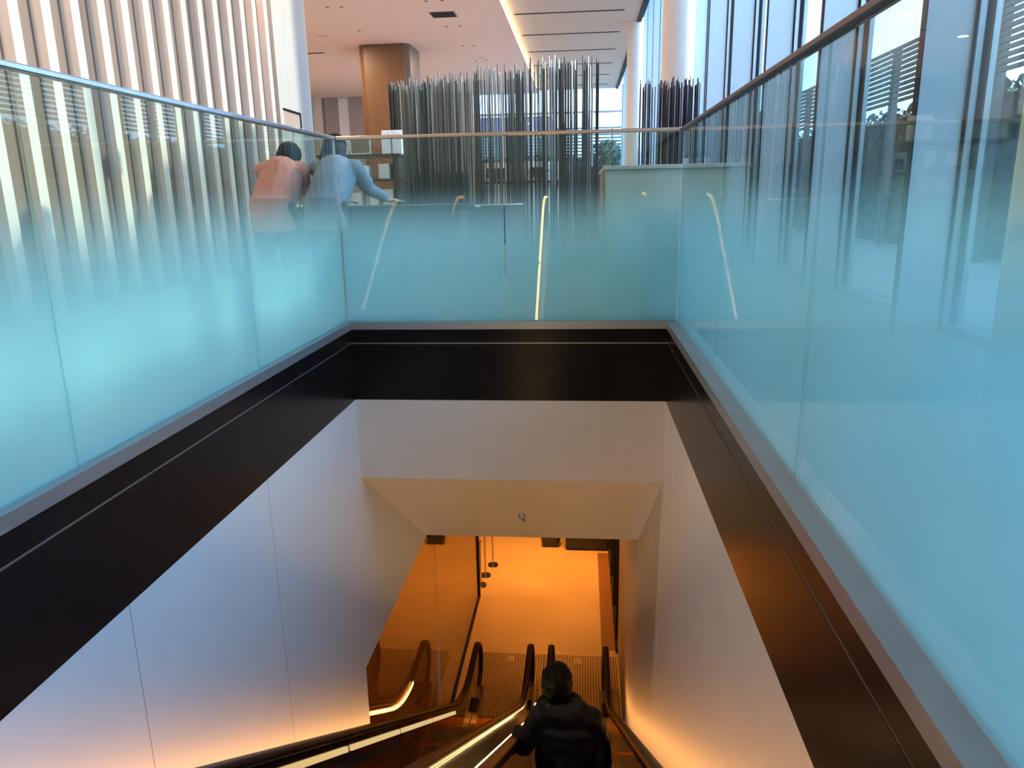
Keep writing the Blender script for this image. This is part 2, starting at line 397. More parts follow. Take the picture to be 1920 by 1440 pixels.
# ------------------------------------------------------------------ escalators
SL = .7
def hz(y):                                   # handrail height along the run
    top, bot = 1.0, ZL+1.0
    z = .35-SL*y
    def smin(a, b, k):
        h = max(k-abs(a-b), 0)/k; return min(a, b)-h*h*k*.25
    def smax(a, b, k): return -smin(-a, -b, k)
    return smax(smin(z, top, .35), bot, .45)
def sz(y):                                   # step nose line
    return max(min(-.65-SL*y, 0.0), ZL)
def run(y0, y1, dz=0.0, n=60): return [(y0+(y1-y0)*i/n, hz(y0+(y1-y0)*i/n)+dz) for i in range(n+1)]
Y0, Y1, NR = -2.1, 9.75, .34
def rail_path():
    p = run(Y0, Y1, 0, 110)
    zc = hz(Y1)-NR
    p += [(Y1+NR*math.sin(a), zc+NR*math.cos(a)) for a in [PI*i/14 for i in range(1, 15)]]
    p += [(Y1-.12*i, zc-NR) for i in range(1, 4)]
    return p
STEP0 = 4.5-.4*14
NOSES = [STEP0+.4*k for k in range(0, 28)]
def escalator(xc, label, inner_led, outer_led, wallside, emblem):
    E = thing('escalator', label, 'escalator', (xc, 0, ZL))
    h = .40
    for s in (-1, 1):
        x = xc+s*h
        obj('handrail', MB().oval(rail_path(), x, .046, .024), M_RUBBER, E)
        # panels under the handrail
        cuts = [Y0]+[-.9+1.25*k for k in range(9)]+[Y1+.0]
        for a, b in zip(cuts[:-1], cuts[1:]):
            n = max(4, int((b-a)/.1)); g = .006
            t_ = [(a+g+(b-a-2*g)*i/n) for i in range(n+1)]
            pts = [(y, hz(y)-.03) for y in t_]+[(y, min(hz(y)-.6, hz(y)-.03)) for y in reversed(t_)]
            p = obj('balustrade_panel', MB().prism_x(pts, x-.012, x+.012), M_PANEL, E)
        # newel end plate
        pts = [(Y1+(NR-.03)*math.sin(PI*i/14), hz(Y1)-NR+(NR-.03)*math.cos(PI*i/14)) for i in range(15)]
        obj('newel_panel', MB().prism_x(pts+[(Y1-.0, hz(Y1)-2*NR+.03)], x-.012, x+.012), M_PANEL, E)
        obj('handrail_inlet', MB().box(x-.075, x+.075, Y1-.62, Y1-.34, ZL+.15, hz(Y1)-2*NR+.09), M_RUBBER, E, bevel=.03)
        # deck and skirt
        dp = [(y, hz(y)-.62) for y in [Y0+(Y1-.05-Y0)*i/110 for i in range(111)]]
        ix = x-s*.012; sx_ = xc+s*.305
        obj('inner_deck', MB().strip(dp, min(ix, sx_), max(ix, sx_), -.12, .0).strip(dp, min(sx_, sx_-s*.004), max(sx_, sx_-s*.004), -.42, -.0), M_STEEL, E)
        ox = x+s*(.14 if wallside != s else .175)
        obj('outer_deck', MB().strip(dp, min(x+s*.012, ox), max(x+s*.012, ox), -.05, .03), M_STEEL, E)
        # light strips under the handrail
        def leds(x0, x1, mt, dz0, dz1):
            for a, b in zip(cuts[:-1], cuts[1:]):
                if b > 8.6: continue
                n = 8
                t_ = [(a+.03+(b-a-.06)*i/n) for i in range(n+1)]
                obj('light_strip', MB().prism_x([(y, hz(y)+dz1) for y in t_]+[(y, hz(y)+dz0) for y in reversed(t_)], x0, x1), mt, E)
        if inner_led and s == -1: leds(x+.013, x+.024, M_LEDW if emblem == 'b' else M_LEDY, -.135 if emblem == 'b' else -.13, -.085)
        if outer_led == s:
            t_ = [Y0+.2+(8.8-Y0)*i/70 for i in range(71)]
            obj('wall_wash_strip', MB().strip([(y, hz(y)-.105) for y in t_], min(x+s*.013, x+s*.022), max(x+s*.013, x+s*.022), -.02, .02), M_LED, E)
    # steps
    for y in NOSES:
        z = sz(y)
        if y > 9.5: continue
        up_ = min(.28, max(.02, sz(y-.4)-z)); dn = max(.02, z-sz(y+.4))
        st = MB().box(xc-.297, xc+.297, y-.40, y-.004, z-.035, z-.006)
        for k in range(33): st.box(xc-.296+k*.018, xc-.287+k*.018, y-.398, y-.02, z-.006, z)
        st.box(xc-.297, xc+.297, y-.03, y-.006, z-max(dn, .06), z-.03)
        for k in range(33): st.box(xc-.296+k*.018, xc-.287+k*.018, y-.008, y-.0, z-dn+.01, z-.01)
        so_ = obj('step', st, M_STEP, E)
        obj('step_edge', MB().box(xc-.297, xc+.297, y-.045, y+.002, z-.012, z+.0025).box(xc-.297, xc-.262, y-.39, y-.04, z, z+.0025).box(xc+.262, xc+.297, y-.39, y-.04, z, z+.0025), M_EDGE, so_)
    # comb and ribbed landing plate
    ye = max(y for y in NOSES if y <= 9.5)
    cb = MB().box(xc-.30, xc+.30, ye+.01, ye+.16, ZL, ZL+.012)
    for k in range(33): cb.box(xc-.296+k*.018, xc-.288+k*.018, ye-.03, ye+.02, ZL+.002, ZL+.010)
    obj('comb', cb, M_EDGE, E)
    pl = MB().box(xc-.555, xc+.555 if emblem == 'a' else WR-.03, ye+.17, 11.1, ZL, ZL+.010)
    x1 = xc+.555 if emblem == 'a' else WR-.03
    k = xc-.55
    rb = MB()
    while k < x1-.02: rb.box(k, k+.020, ye+.18, 11.09, ZL+.010, ZL+.018); k += .042
    P = obj('landing_plate', pl, M_PLATED, E); obj('ribs', rb, M_PLATE, P)
    # raised round emblem on the plate
    e = MB(); cx, cyy, z = xc-.01, 10.93, ZL+.014
    e.prism_z([(cx+.07*math.cos(t), cyy+.085*math.sin(t)) for t in [2*PI*i/24 for i in range(24)]], ZL+.010, ZL+.0190)
    obj('emblem_disc', e, M_PLATE, P)
    e = MB()
    if emblem == 'a': tt = [(-2.2+4.4*i/18) for i in range(19)]; 
    def arc(cx0, cy0, r, a0, a1, n=14):
        for i in range(n):
            t0, t1 = a0+(a1-a0)*i/n, a0+(a1-a0)*(i+1)/n
            e.cyl((cx0+r*math.cos(t0), cy0+1.1*r*math.sin(t0), ZL+.0195), (cx0+r*math.cos(t1), cy0+1.1*r*math.sin(t1), ZL+.0195), .006, n=6)
    if emblem == 'a':
        arc(cx+.005, cyy+.032, .034, 0, 2*PI); arc(cx-.002, cyy-.036, .030, PI*.55, PI*2.25)
    else:
        arc(cx, cyy+.032, .030, -PI*.15, PI*1.5); arc(cx+.004, cyy-.036, .034, PI*.5, PI*2.1)
    obj('emblem', e, M_CARD, P)
    return E
escalator(-.03, 'right escalator, with a person in a black jacket riding down it', False, 1, 1, 'b')
escalator(-1.14, 'left escalator, empty steps beside the left white wall', True, -1, -1, 'a')
# steel cover between the two escalators
cv = MB().strip([(y, hz(y)-.57) for y in [Y0+(9.6-Y0)*i/80 for i in range(81)]], -.60, -.57, -.02, .02)
ic = thing('infill_cover', 'polished steel infill cover between the two escalators', 'escalator cover', (-.585, 0, ZL))
obj('cover_strip', MB().strip([(y, hz(y)-.585) for y in [Y0+(9.75-Y0)*i/80 for i in range(81)]], -.612, -.558, -.05, .05), M_STEEL, ic)
obj('cover_web', MB().strip([(y, hz(y)-.36) for y in [Y0+(9.0-Y0)*i/80 for i in range(81)]], -.592, -.578, -.20, .20), M_PANEL, ic)
cuts_ = [Y0+.2]+[-.9+1.25*k for k in range(8)]+[8.6]
for a, b in zip(cuts_[:-1], cuts_[1:]): obj('light_strip', MB().strip([(y, hz(y)-.13) for y in [a+.02+(b-a-.04)*i/10 for i in range(11)]], -.600, -.570, -.014, .014), M_LEDW, ic)
for k, y in enumerate((9.0, 9.3, 9.62)): obj('cover_plate', MB().box(-.64, -.53, y, y+.16, ZL+.425, ZL+.44), M_STEEL, ic)

# ------------------------------------------------------------------ things of the lower hall
def stanchion(x, y, label):
    t = thing('stanchion', label, 'stanchion', (x, y, ZL), 'stanchions by the partition end')
    b = MB(); b.cyl((x, y, ZL), (x, y, ZL+.02), .115, .105, n=28); obj('base', b, M_RAIL, t)
    b = MB(); b.cyl((x, y, ZL+.02), (x, y, ZL+.92), .02, n=14).ell((x, y, ZL+.95), (.03, .03, .035)); obj('pole', b, M_RAIL, t)
stanchion(-1.83, 14.2, 'slim metal stanchion with round base, furthest past the partition post')
stanchion(-1.93, 13.75, 'middle stanchion with round base past the partition post')
stanchion(-1.97, 13.35, 'stanchion half hidden by the partition post, nearest to it')
t = thing('storage_cabinet', 'low black cabinet at the far right edge of the lower floor', 'cabinet', (.15, 15.2, ZL))
obj('body', MB().box(-.33, .57, 14.95, 15.5, ZL+.04, ZL+.95), M_NAVY, t, bevel=.01); obj('plinth', MB().box(-.30, .54, 14.98, 15.45, ZL, ZL+.04), M_DARK, t)
obj('top', MB().box(-.35, .59, 14.93, 15.5, ZL+.95, ZL+.98), M_DARK, t)
def bag(x, y, label):
    b = MB().ell((x, y, ZL+.16), (.22, .16, .16)); b.ell((x-.02, y, ZL+.27), (.17, .13, .13)); b.box(x-.19, x+.19, y-.13, y+.13, ZL, ZL+.08)
    t = thing('floor_bag', label, 'bag', (x, y, ZL))
    fused('body', b, M_NAVY, t, .02, 3)
    hb = MB()
    for i in range(10):
        a, c = PI*i/10, PI*(i+1)/10
        hb.cyl((x+.1*math.cos(a), y, ZL+.36+.1*math.sin(a)), (x+.1*math.cos(c), y, ZL+.36+.1*math.sin(c)), .012, n=8)
    obj('handle', hb, M_NAVY, t)
bag(-.66, 15.2, 'dark soft bag on the lower floor beside the black cabinet')
bag(-3.25, 15.25, 'dark soft bag on the lower floor seen through the glass partition')
tb = thing('sprinkler_head', 'small round sprinkler in the sloping soffit', 'sprinkler', (-.56, 6.55, -2.03))
sp_ = MB(); sp_.cyl((-.56, 6.55, -2.02), (-.545, 6.53, -2.055), .035, .03, n=18); obj('escutcheon', sp_, M_RAIL, tb)
sp_ = MB(); sp_.cyl((-.545, 6.53, -2.055), (-.54, 6.52, -2.085), .012, .018, n=12); obj('nozzle', sp_, M_GROOVE, tb)
for x, y, e in LOWER_LAMPS:
    t = thing('downlight', 'recessed warm downlight in the lower hall ceiling', 'downlight', (x, y, Z_S1), 'downlights of the lower hall')
    b = MB(); b.cyl((x, y, Z_S1-.012), (x, y, Z_S1), .2, n=24); obj('trim_ring', b, M_WHITE, t)

# ------------------------------------------------------------------ upper hall shell
struct('ceiling', MB().box(-16, -2.30, -9, 42, CZ, CZ+.3), M_CEILP, 'smooth pinkish ceiling over the left side of the upper hall', 'ceiling')
struct('ceiling', MB().box(-2.30, 1.72, -9, 42, CZ+.14, CZ+.4), M_CEILB, 'beige ceiling with black slots beside the windows', 'ceiling')
cl = thing('cove_light', 'long glowing cove light where the two ceilings meet', 'cove light', (-2.27, 16, CZ))
obj('light_line', MB().box(-2.2995, -2.285, -8, 41, CZ+.012, CZ+.11), M_COVE, cl); obj('cove_lip', MB().box(-2.2995, -2.27, -9, 41.5, CZ-.004, CZ+.010), M_CEILP, cl)
tr = set_thing('trim', 'dark blind track along the window edge of the ceiling', 'trim', (1.8, 16, CZ))
obj('track', MB().box(1.72, 1.86, -9, 42, CZ+.10, CZ+.16).box(1.72, 1.74, -9, 42, CZ+.16, 7.6), M_DARK, tr)
obj('track_groove', MB().box(1.90, 1.94, -9, 42, CZ+.25, CZ+.30), M_DARK, tr)
struct('roof', MB().box(1.72, 2.7, -9, 42, 7.6, 7.8), M_FIN, 'roof edge above the tall windows', 'roof')
for k in range(6):
    y = 24.65+3.12*k
    t = tag(obj('slot_diffuser', MB().box(-2.07, 1.24, y, y+.10, CZ+.125, CZ+.139), M_SLOT),
            ['black linear slot in the beige ceiling, nearest to the camera', 'second black linear slot of the beige ceiling from the camera', 'third black linear slot of the beige ceiling from the camera',
             'fourth black linear slot of the beige ceiling from the camera', 'fifth black linear slot of the beige ceiling, behind the rod screen tips',
             'last black linear slot, nearest to the far windows'][k], 'ceiling slot', 'black slots in the beige ceiling')
tag(obj('slot_diffuser', MB().box(-10.4, -9.4, 28.7, 28.85, CZ-.01, CZ-.001), M_SLOT), 'short black slot in the pinkish ceiling left of the brown column', 'ceiling slot')
vt = thing('ceiling_vent', 'square grey vent in the pinkish ceiling near the cove', 'vent', (-4.07, 23.7, CZ))
obj('frame', MB().box(-4.45, -3.70, 23.35, 24.05, CZ-.012, CZ), M_GROOVE, vt)
for k in range(5): obj('slat', MB().box(-4.42, -3.73, 23.40+k*.13, 23.47+k*.13, CZ-.026, CZ-.012), M_SLOT, vt)
for x, y in UPPER_LAMPS:
    pass
DL = [(-4.26, 22.1), (-3.82, 22.1), (-4.26, 25.3), (-3.83, 25.3), (-4.24, 28.5), (-3.83, 28.5), (-7.1, 22.3), (-6.7, 22.3), (-7.1, 25.4), (-4.2, 31.6), (-3.8, 31.6), (-7.0, 28.5)]
for x, y in DL:
    t = thing('ceiling_spotlight', 'tiny recessed spotlight in the pinkish ceiling', 'spotlight', (x, y, CZ), 'tiny recessed spotlights')
    b = MB(); b.cyl((x, y, CZ-.008), (x, y, CZ), .055, n=14); obj('ring', b, M_RAIL, t)
    b = MB(); b.cyl((x, y, CZ-.010), (x, y, CZ-.008), .035, n=14); obj('lens', b, M_SLOT, t)
for x, y in UPPER_LAMPS:
    t = thing('downlight', 'round warm downlight in the pinkish ceiling', 'downlight', (x, y, CZ), 'downlights of the upper hall')
    b = MB(); b.cyl((x, y, CZ-.01), (x, y, CZ), .17, n=20); obj('ring', b, M_WHITE, t)

# slatted wall on the left
wl = set_thing('wall_left', 'tall slatted wall of cream battens on taupe panels, left of the hall', 'slatted wall', (-4.5, 0, 0))
obj('back_panel', MB().box(-4.9, -4.60, -9, 11.42, 0, CZ), M_TAUPE, wl)
sb = MB(); pitch = .3975
for k in range(-38, 14):
    y = 6.108+k*pitch
    if y > 11.35: continue
    sb.box(-4.60, -4.50, y-.058, y+.058, 0, CZ)
obj('battens', sb, M_SLAT, wl)
struct('wall_left', MB().box(-4.95, -4.47, 11.42, 12.82, 0, CZ), M_PALE, 'pale plain panel wall at the end of the slatted wall', 'wall')
# left wing and far end
struct('wall_left', MB().box(-16.1, -16, 12.8, 42, 0, CZ), M_FARWALL, 'left wall of the far wing', 'wall')
struct('wall_front', MB().box(-16, -4.9, 12.6, 12.78, 0, CZ), M_FARWALL, 'near wall of the far left wing', 'wall')
struct('wall_front', MB().box(-4.9, 2.6, -9.1, -9, -.1, 7.6), M_FARWALL, 'end wall of the hall behind the camera', 'wall')
struct('wall_back', MB().box(-16, -14.25, 41, 41.2, 0, CZ).box(-13.6, -12.9, 41, 41.2, 0, CZ).box(-12.3, -5.75, 41, 41.2, 0, CZ).box(-12.9, -12.3, 41, 41.2, 0, 3.2).box(-12.9, -12.3, 41.15, 41.2, 3.2, CZ).box(-14.25, -13.6, 41.1, 41.3, 0, CZ), M_FARWALL, 'grey panel wall at the far end behind the brown column', 'wall')
struct('trim', MB().box(-14.9, -14.25, 40.7, 41, 0, CZ), M_TERRA, 'terracotta panel on the far wall', 'wall panel')
struct('trim', MB().box(-14.2, -13.75, 40.8, 41.05, 0, CZ), M_SLAT, 'cream pilaster on the far wall', 'pilaster')
struct('trim', MB().box(-12.88, -12.32, 41.05, 41.12, 3.4, CZ-.02), M_SIGNW, 'pale blind panel in the far grey wall left of the brown column', 'wall panel')
def rrect(x0, x1, y0, y1, r, n=6):
    p = []
    for cx, cyy, a0 in ((x1-r, y1-r, 0), (x0+r, y1-r, PI/2), (x0+r, y0+r, PI), (x1-r, y0+r, 1.5*PI)):
        for i in range(n+1): a = a0+PI/2*i/n; p.append((cx+r*math.cos(a), cyy+r*math.sin(a)))
    return p
struct('column', MB().prism_z(rrect(-7.83, -6.0, 27.6, 29.6, .28), 0, CZ, True), M_WOOD, 'broad brown veneered column with rounded edges', 'column')
def rcol(x, y, r, label):
    b = MB(); b.cyl((x, y, 0), (x, y, 7.6), r, n=40); struct('column', b, M_COLUMN, label, 'column')
rcol(1.46, 2.28, .235, 'round plaster column beside the right glass balustrade, nearest the camera')
rcol(1.67, 14.4, .28, 'round plaster column in front of the tall windows behind the navy rods')
rcol(1.70, 26.5, .26, 'far round plaster column between the rod screens')
# window wall on the right
XI, XO = 2.0, 2.34; SP = 2.04
for k in range(-5, 18):
    y = 4.96+SP*k
    t = set_thing('window_%d' % (k+6), 'tall window bay with a deep pale blue fin', 'window', (XO, y, 0))
    obj('fin', MB().box(XI, XO-.06, y, y+.05, 0, 7.6), M_FIN, t); obj('edge_strip', MB().box(XI-.010, XI, y-.004, y+.054, 0, 7.6), M_DARK, t)
    obj('window_frame', MB().box(XO-.06, XO+.06, y-.03, y+.13, 0, 7.6).box(XO-.03, XO+.03, y+.13, y+SP-.03, 0, .06), M_FRAME, t)
    obj('gasket', MB().box(XO-.075, XO-.06, y-.015, y-.005, 0, 7.6).box(XO-.02, XO+.02, y-.042, y-.03, .06, 7.6), M_DARK, t)
    obj('pane', MB().box(XO-.006, XO+.006, y+.13, y+SP-.042, .06, 7.6), M_CLEAR, t)
# far glazing
t = set_thing('window_30', 'wide glazed end wall of the hall behind the rod screen', 'window', (-2, 41, 0))
for k in range(6): obj('mullion', MB().box(-5.75+k*1.55, -5.65+k*1.55, 40.95, 41.1, 0, CZ+.2), M_FRAME, t)
for k in range(5): obj('pane', MB().box(-5.65+k*1.55, -4.20+k*1.55, 41.01, 41.03, 0, CZ+.2), M_CLEAR, t)
obj('transom', MB().box(-5.7, 2.3, 40.97, 41.08, 4.95, 5.05), M_FRAME, t)

# ------------------------------------------------------------------ rod screens
def rod_screen(label, pts, n, hgt, mats, rows, loc, base_r, bias=1.0):
    t = thing('rod_screen', label, 'rod sculpture', loc)
    rnd = random.Random(n)
    rods = []
    for i in range(n):
        f = rnd.random()**bias*(len(pts)-1); j = min(int(f), len(pts)-2); u = f-j
        a, b = Vector(pts[j]), Vector(pts[j+1]); d = (b-a).normalized(); nn = Vector((-d.y, d.x))
        p = a.lerp(b, u)+nn*rnd.choice(rows)+nn*rnd.uniform(-.03, .03)
        rods.append((p.x, p.y, hgt+rnd.uniform(-.10, .04), rnd.choice(mats), rnd.uniform(.005, .0095), rnd.uniform(-.012, .012)))
    rods.sort(key=lambda r: r[1])
    rest = MB()
    for i, (x, y, h, mt, r, tilt) in enumerate(rods):
        if i < 100:
            b = MB(); b.cyl((x, y, .04), (x+tilt, y, h), r, n=6); obj('rod', b, mt, t)
        else: rest.cyl((x, y, .04), (x+tilt, y, h), r, n=6)
    if rest.v:
        o = obj('rods', rest, M_RODG, t); o['kind'] = 'stuff'
    b = MB()
    L = [Vector(p) for p in pts]; out, inn = [], []
    for i in range(len(L)):
        d = (L[min(i+1, len(L)-1)]-L[max(i-1, 0)]).normalized(); nn = Vector((-d.y, d.x))
        out.append(L[i]+nn*base_r); inn.append(L[i]-nn*base_r)
    b.prism_z([tuple(p) for p in out]+[tuple(p) for p in reversed(inn)], 0, .05)
    obj('base', b, M_DARK, t)
arcA = [(-2.50, 11.1), (-2.25, 10.75), (-1.75, 10.35), (-1.2, 10.0), (-.6, 9.65), (-.2, 9.45), (.13, 9.35)]
rod_screen('long curved screen of thin upright dark metal rods in mid hall', arcA, 430, 2.42, [M_ROD, M_ROD, M_ROD, M_ROD, M_RODL], [-.22, 0, .22], (-1.2, 10, 0), .34, 1.6)
arcB = [(.80, 11.1), (1.05, 10.95), (1.30, 10.9), (1.52, 10.95)]
rod_screen('smaller clump of navy upright rods before the round column', arcB, 95, 2.36, [M_RODN, M_RODN, M_RODN, M_ROD], [-.15, 0, .15], (1.15, 11, 0), .24)

# ------------------------------------------------------------------ furniture of the upper hall
t = thing('stone_counter', 'tall pale stone counter just behind the far glass balustrade', 'counter', (.6, 5.9, 0))
obj('body', MB().box(.17, 1.06, 5.75, 7.2, 0, 1.07), M_STONE, t, bevel=.004); obj('top', MB().box(.155, 1.075, 5.735, 7.21, 1.07, 1.10), M_STONE, t, bevel=.004)
obj('side_panel', MB().box(.160, .170, 5.77, 7.19, .05, 1.05), M_TAN, t)
t = thing('round_kiosk', 'round white slatted kiosk with a bright rim behind the rod screen', 'kiosk', (-1.08, 14.8, 0))
kx, ky, kr = -1.08, 15.2, .80
def ringz(r0, r1, z0, z1, n=40):
    b = MB(); vs = []
    for r, z in ((r0, z0), (r1, z0), (r1, z1), (r0, z1)):
        for i in range(n): vs.append((kx+r*math.cos(2*PI*i/n), ky+r*math.sin(2*PI*i/n), z))
    fs = []
    for k in range(4):
        for i in range(n): fs.append((k*n+i, k*n+(i+1)%n, ((k+1)%4)*n+(i+1)%n, ((k+1)%4)*n+i))
    return b.add(vs, fs)
obj('wall', ringz(kr-.06, kr, 0, 1.36), M_PLASTIC, t); obj('rim', ringz(kr-.09, kr+.04, 1.36, 1.51), M_SIGNW, t); obj('ledge', ringz(kr+.03, kr+.20, 1.12, 1.16), M_NAVY, t)
for i in range(44):
    a = 2*PI*i/44; x, y = kx+(kr+.012)*math.cos(a), ky+(kr+.012)*math.sin(a)
    b = MB(); b.cyl((x, y, .02), (x, y, 1.11), .014, n=6).cyl((x, y, 1.17), (x, y, 1.39), .014, n=6); obj('slat', b, M_PLASTIC, t)
for a, lab in ((-2.2, 'left'), (-1.25, 'right')):
    x, y = kx+(kr+.11)*math.cos(a), ky+(kr+.11)*math.sin(a)
    mt = thing('monitor', 'dark monitor on the %s of the kiosk ledge' % lab, 'monitor', (x, y, 1.16))
    obj('screen', MB().box(x-.17, x+.17, y-.03, y-.01, 1.22, 1.40), M_NAVY, mt, bevel=.006); obj('stand', MB().box(x-.03, x+.03, y-.02, y+.0, 1.16, 1.24).box(x-.08, x+.08, y-.06, y+.03, 1.16, 1.17), M_DARK, mt)
# low dark divider panels behind the rods
def divider(x0, x1, y, h, label):
    t = thing('divider', label, 'divider', ((x0+x1)/2, y, 0))
    obj('panel', MB().box(x0, x1, y, y+.06, .1, h), M_NAVY, t); obj('foot', MB().box(x0+.05, x0+.12, y-.15, y+.2, 0, .1), M_DARK, t); obj('foot', MB().box(x1-.12, x1-.05, y-.15, y+.2, 0, .1), M_DARK, t)
divider(-3.4, -2.15, 14.6, 1.35, 'dark low divider panel behind the left end of the rod screen')
divider(-.15, .55, 13.2, 1.35, 'dark low divider panel right of the round kiosk')
# lounge chairs
def lounge(x, y, rz, label):
    t = thing('lounge_chair', label, 'chair', (x, y, 0), 'dark lounge chairs')
    R_ = Matrix.Rotation(rz, 3, 'Z')
    def tf(b):
        b.v = [tuple(Vector((x, y, 0))+R_ @ Vector(v)) for v in b.v]; return b
    obj('seat', tf(MB().box(-.28, .28, -.28, .28, .36, .48)), M_NAVY, t, bevel=.05)
    n = 14; o_, i_ = [], []
    for k in range(n+1):
        a = PI*k/n; o_.append((.34*math.cos(a), .10+.30*math.sin(a))); i_.append((.28*math.cos(a), .10+.24*math.sin(a)))
    obj('backrest', tf(MB().prism_z(o_+i_[::-1], .40, .80)), M_NAVY, t)
    obj('rim', tf(MB().prism_z(o_+i_[::-1], .80, .815)), M_CARD, t)
    for sx in (-1, 1):
        for sy_ in (-1, 1):
            b = MB(); b.cyl((sx*.23, sy_*.22, .37), (sx*.26, sy_*.26, 0), .014, n=8); obj('leg', tf(b), M_CARD, t)
lounge(-1.25, 7.9, 2.6, 'dark lounge chair with pale rim behind the far balustrade')
lounge(-1.05, 8.9, 3.6, 'second dark lounge chair with pale rim nearer the rod screen')
# display rack with packages
rk = thing('display_rack', 'dark display rack of packages behind the two bending people', 'rack', (-2.3, 8.6, 0))
for x in (-2.86, -2.02): obj('upright', MB().box(x, x+.04, 8.3, 8.72, 0, 1.34), M_INK, rk)
shelf_z = (.18, .50, .80, 1.08, 1.34)
for z in shelf_z: obj('shelf', MB().box(-2.88, -1.96, 8.28, 8.74, z, z+.025), M_INK, rk)
rnd = random.Random(4); kinds = ['white box', 'grey box', 'cream box']
PK = [(0, -2.72, .16), (0, -2.55, .13), (0, -2.3, .18), (0, -2.12, .10), (1, -2.7, .14), (1, -2.45, .15), (1, -2.2, .12), (2, -2.73, .12), (2, -2.5, .16), (2, -2.28, .10), (2, -2.12, .12), (3, -2.66, .14), (3, -2.4, .17), (3, -2.15, .12)]
lev = ['bottom', 'second', 'third', 'fourth']
cnt = {}
for s, x, wd in PK:
    cnt[s] = cnt.get(s, 0)+1
    h = [.2, .17, .18, .16][s]*rnd.uniform(.7, 1)
    o = obj('package', MB().box(x-wd/2, x+wd/2, 8.32, 8.5, shelf_z[s]+.026, shelf_z[s]+.026+h), rnd.choice([M_CARD, M_STONE, M_SIGNW]), None, bevel=.004)
    tag(o, 'pale package %s from the left on the %s shelf of the rack' % (['first', 'second', 'third', 'fourth'][cnt[s]-1], lev[s]), 'package', 'packages on the display rack')
fr = thing('picture_frame', 'small silver frame on top of the display rack', 'frame', (-2.42, 8.42, 1.365))
obj('border', MB().box(-2.54, -2.30, 8.40, 8.42, 1.366, 1.56), M_RAIL, fr); obj('picture', MB().box(-2.52, -2.32, 8.395, 8.40, 1.386, 1.54), M_TAUPE, fr)
st = thing('leaflet_stand', 'white upright leaflet stand at the right end of the rack top', 'stand', (-2.08, 8.45, 1.365))
obj('back_plate', MB().box(-2.19, -1.96, 8.46, 8.475, 1.366, 1.62), M_SIGNW, st)
for x in (-2.18, -2.06): obj('leaflet', MB().box(x, x+.10, 8.40, 8.455, 1.366, 1.58), M_SIGNW, st)
o = obj('package', MB().box(-2.82, -2.6, 8.36, 8.55, 1.366, 1.53), M_CARD, None, bevel=.004); tag(o, 'grey package on the left end of the rack top', 'package', 'packages on the display rack')
# table the two people bend over
tt = thing('work_table', 'dark table under the outstretched hand behind the far glass', 'table', (-2.0, 7.05, 0))
obj('tabletop', MB().box(-2.70, -1.05, 6.80, 7.5, .80, .835), M_NAVY, tt, bevel=.005); obj('apron', MB().box(-2.65, -1.10, 6.84, 7.46, .45, .80), M_INK, tt)
for x in (-2.65, -1.17):
    for y in (6.84, 7.4): obj('leg', MB().box(x, x+.06, y, y+.06, 0, .45), M_INK, tt)
# sign board
sg = thing('sign_board', 'white sign board with dark edge by the pale wall panel', 'sign', (-2.88, 7.67, 0))
sv = MB(); sv.add([(-2.985, 7.72, 1.58), (-2.78, 7.62, 1.56), (-2.78, 7.62, 1.72), (-2.985, 7.72, 1.785), (-2.980, 7.735, 1.58), (-2.775, 7.635, 1.56), (-2.775, 7.635, 1.72), (-2.980, 7.735, 1.785)],
   [(0,1,2,3), (7,6,5,4), (0,4,5,1), (1,5,6,2), (2,6,7,3), (3,7,4,0)]); obj('face', sv, M_SIGNW, sg)
b = MB(); b.cyl((-2.985, 7.72, 1.787), (-2.78, 7.62, 1.722), .012, n=8).cyl((-2.78, 7.62, 1.72), (-2.78, 7.62, 1.56), .009, n=8); obj('edge', b, M_DARK, sg)
b = MB(); b.cyl((-2.885, 7.67, .02), (-2.885, 7.67, 1.60), .014, n=10).cyl((-2.885, 7.67, 0), (-2.885, 7.67, .02), .14, n=24); obj('stand', b, M_RAIL, sg)

# ------------------------------------------------------------------ people
def limb(b, pts):
    for (p, r), (q, s) in zip(pts[:-1], pts[1:]): b.cap(p, q, r, s)
def hand(b, wrist, dirv, palm_n, side, curl=.5, sc=1.0):
    """palm, four fingers and a thumb; dirv points along the fingers, palm_n out of the palm"""
    d = Vector(dirv).normalized(); n = Vector(palm_n); n = (n-d*n.dot(d)).normalized(); x = d.cross(n)*side
    wv = Vector(wrist); rot = Matrix((x, d, n)).transposed()
    b.ell(wv+d*.048*sc, (.040*sc, .052*sc, .016*sc), rot)
    for k, (off, L) in enumerate(((-.028, .068), (-.010, .078), (.009, .072), (.027, .056))):
        p = wv+d*.088*sc+x*off*sc; ang = 0
        for j, seg in enumerate((.45, .32, .23)):
            ang += curl*(.7+.2*j)
            q = p+(d*math.cos(ang)+n*math.sin(ang))*L*seg*sc*1.05
            b.cap(p, q, (.0095-.001*j)*sc, (.0088-.001*j)*sc); p = q
    p = wv+d*.025*sc-x*.034*sc; q = p+(d*.6-x*.75+n*.2).normalized()*.034*sc; b.cap(p, q, .012*sc, .010*sc)
    b.cap(q, q+(d*.9-x*.2+n*.35*curl).normalized()*.030*sc, .010*sc, .008*sc)
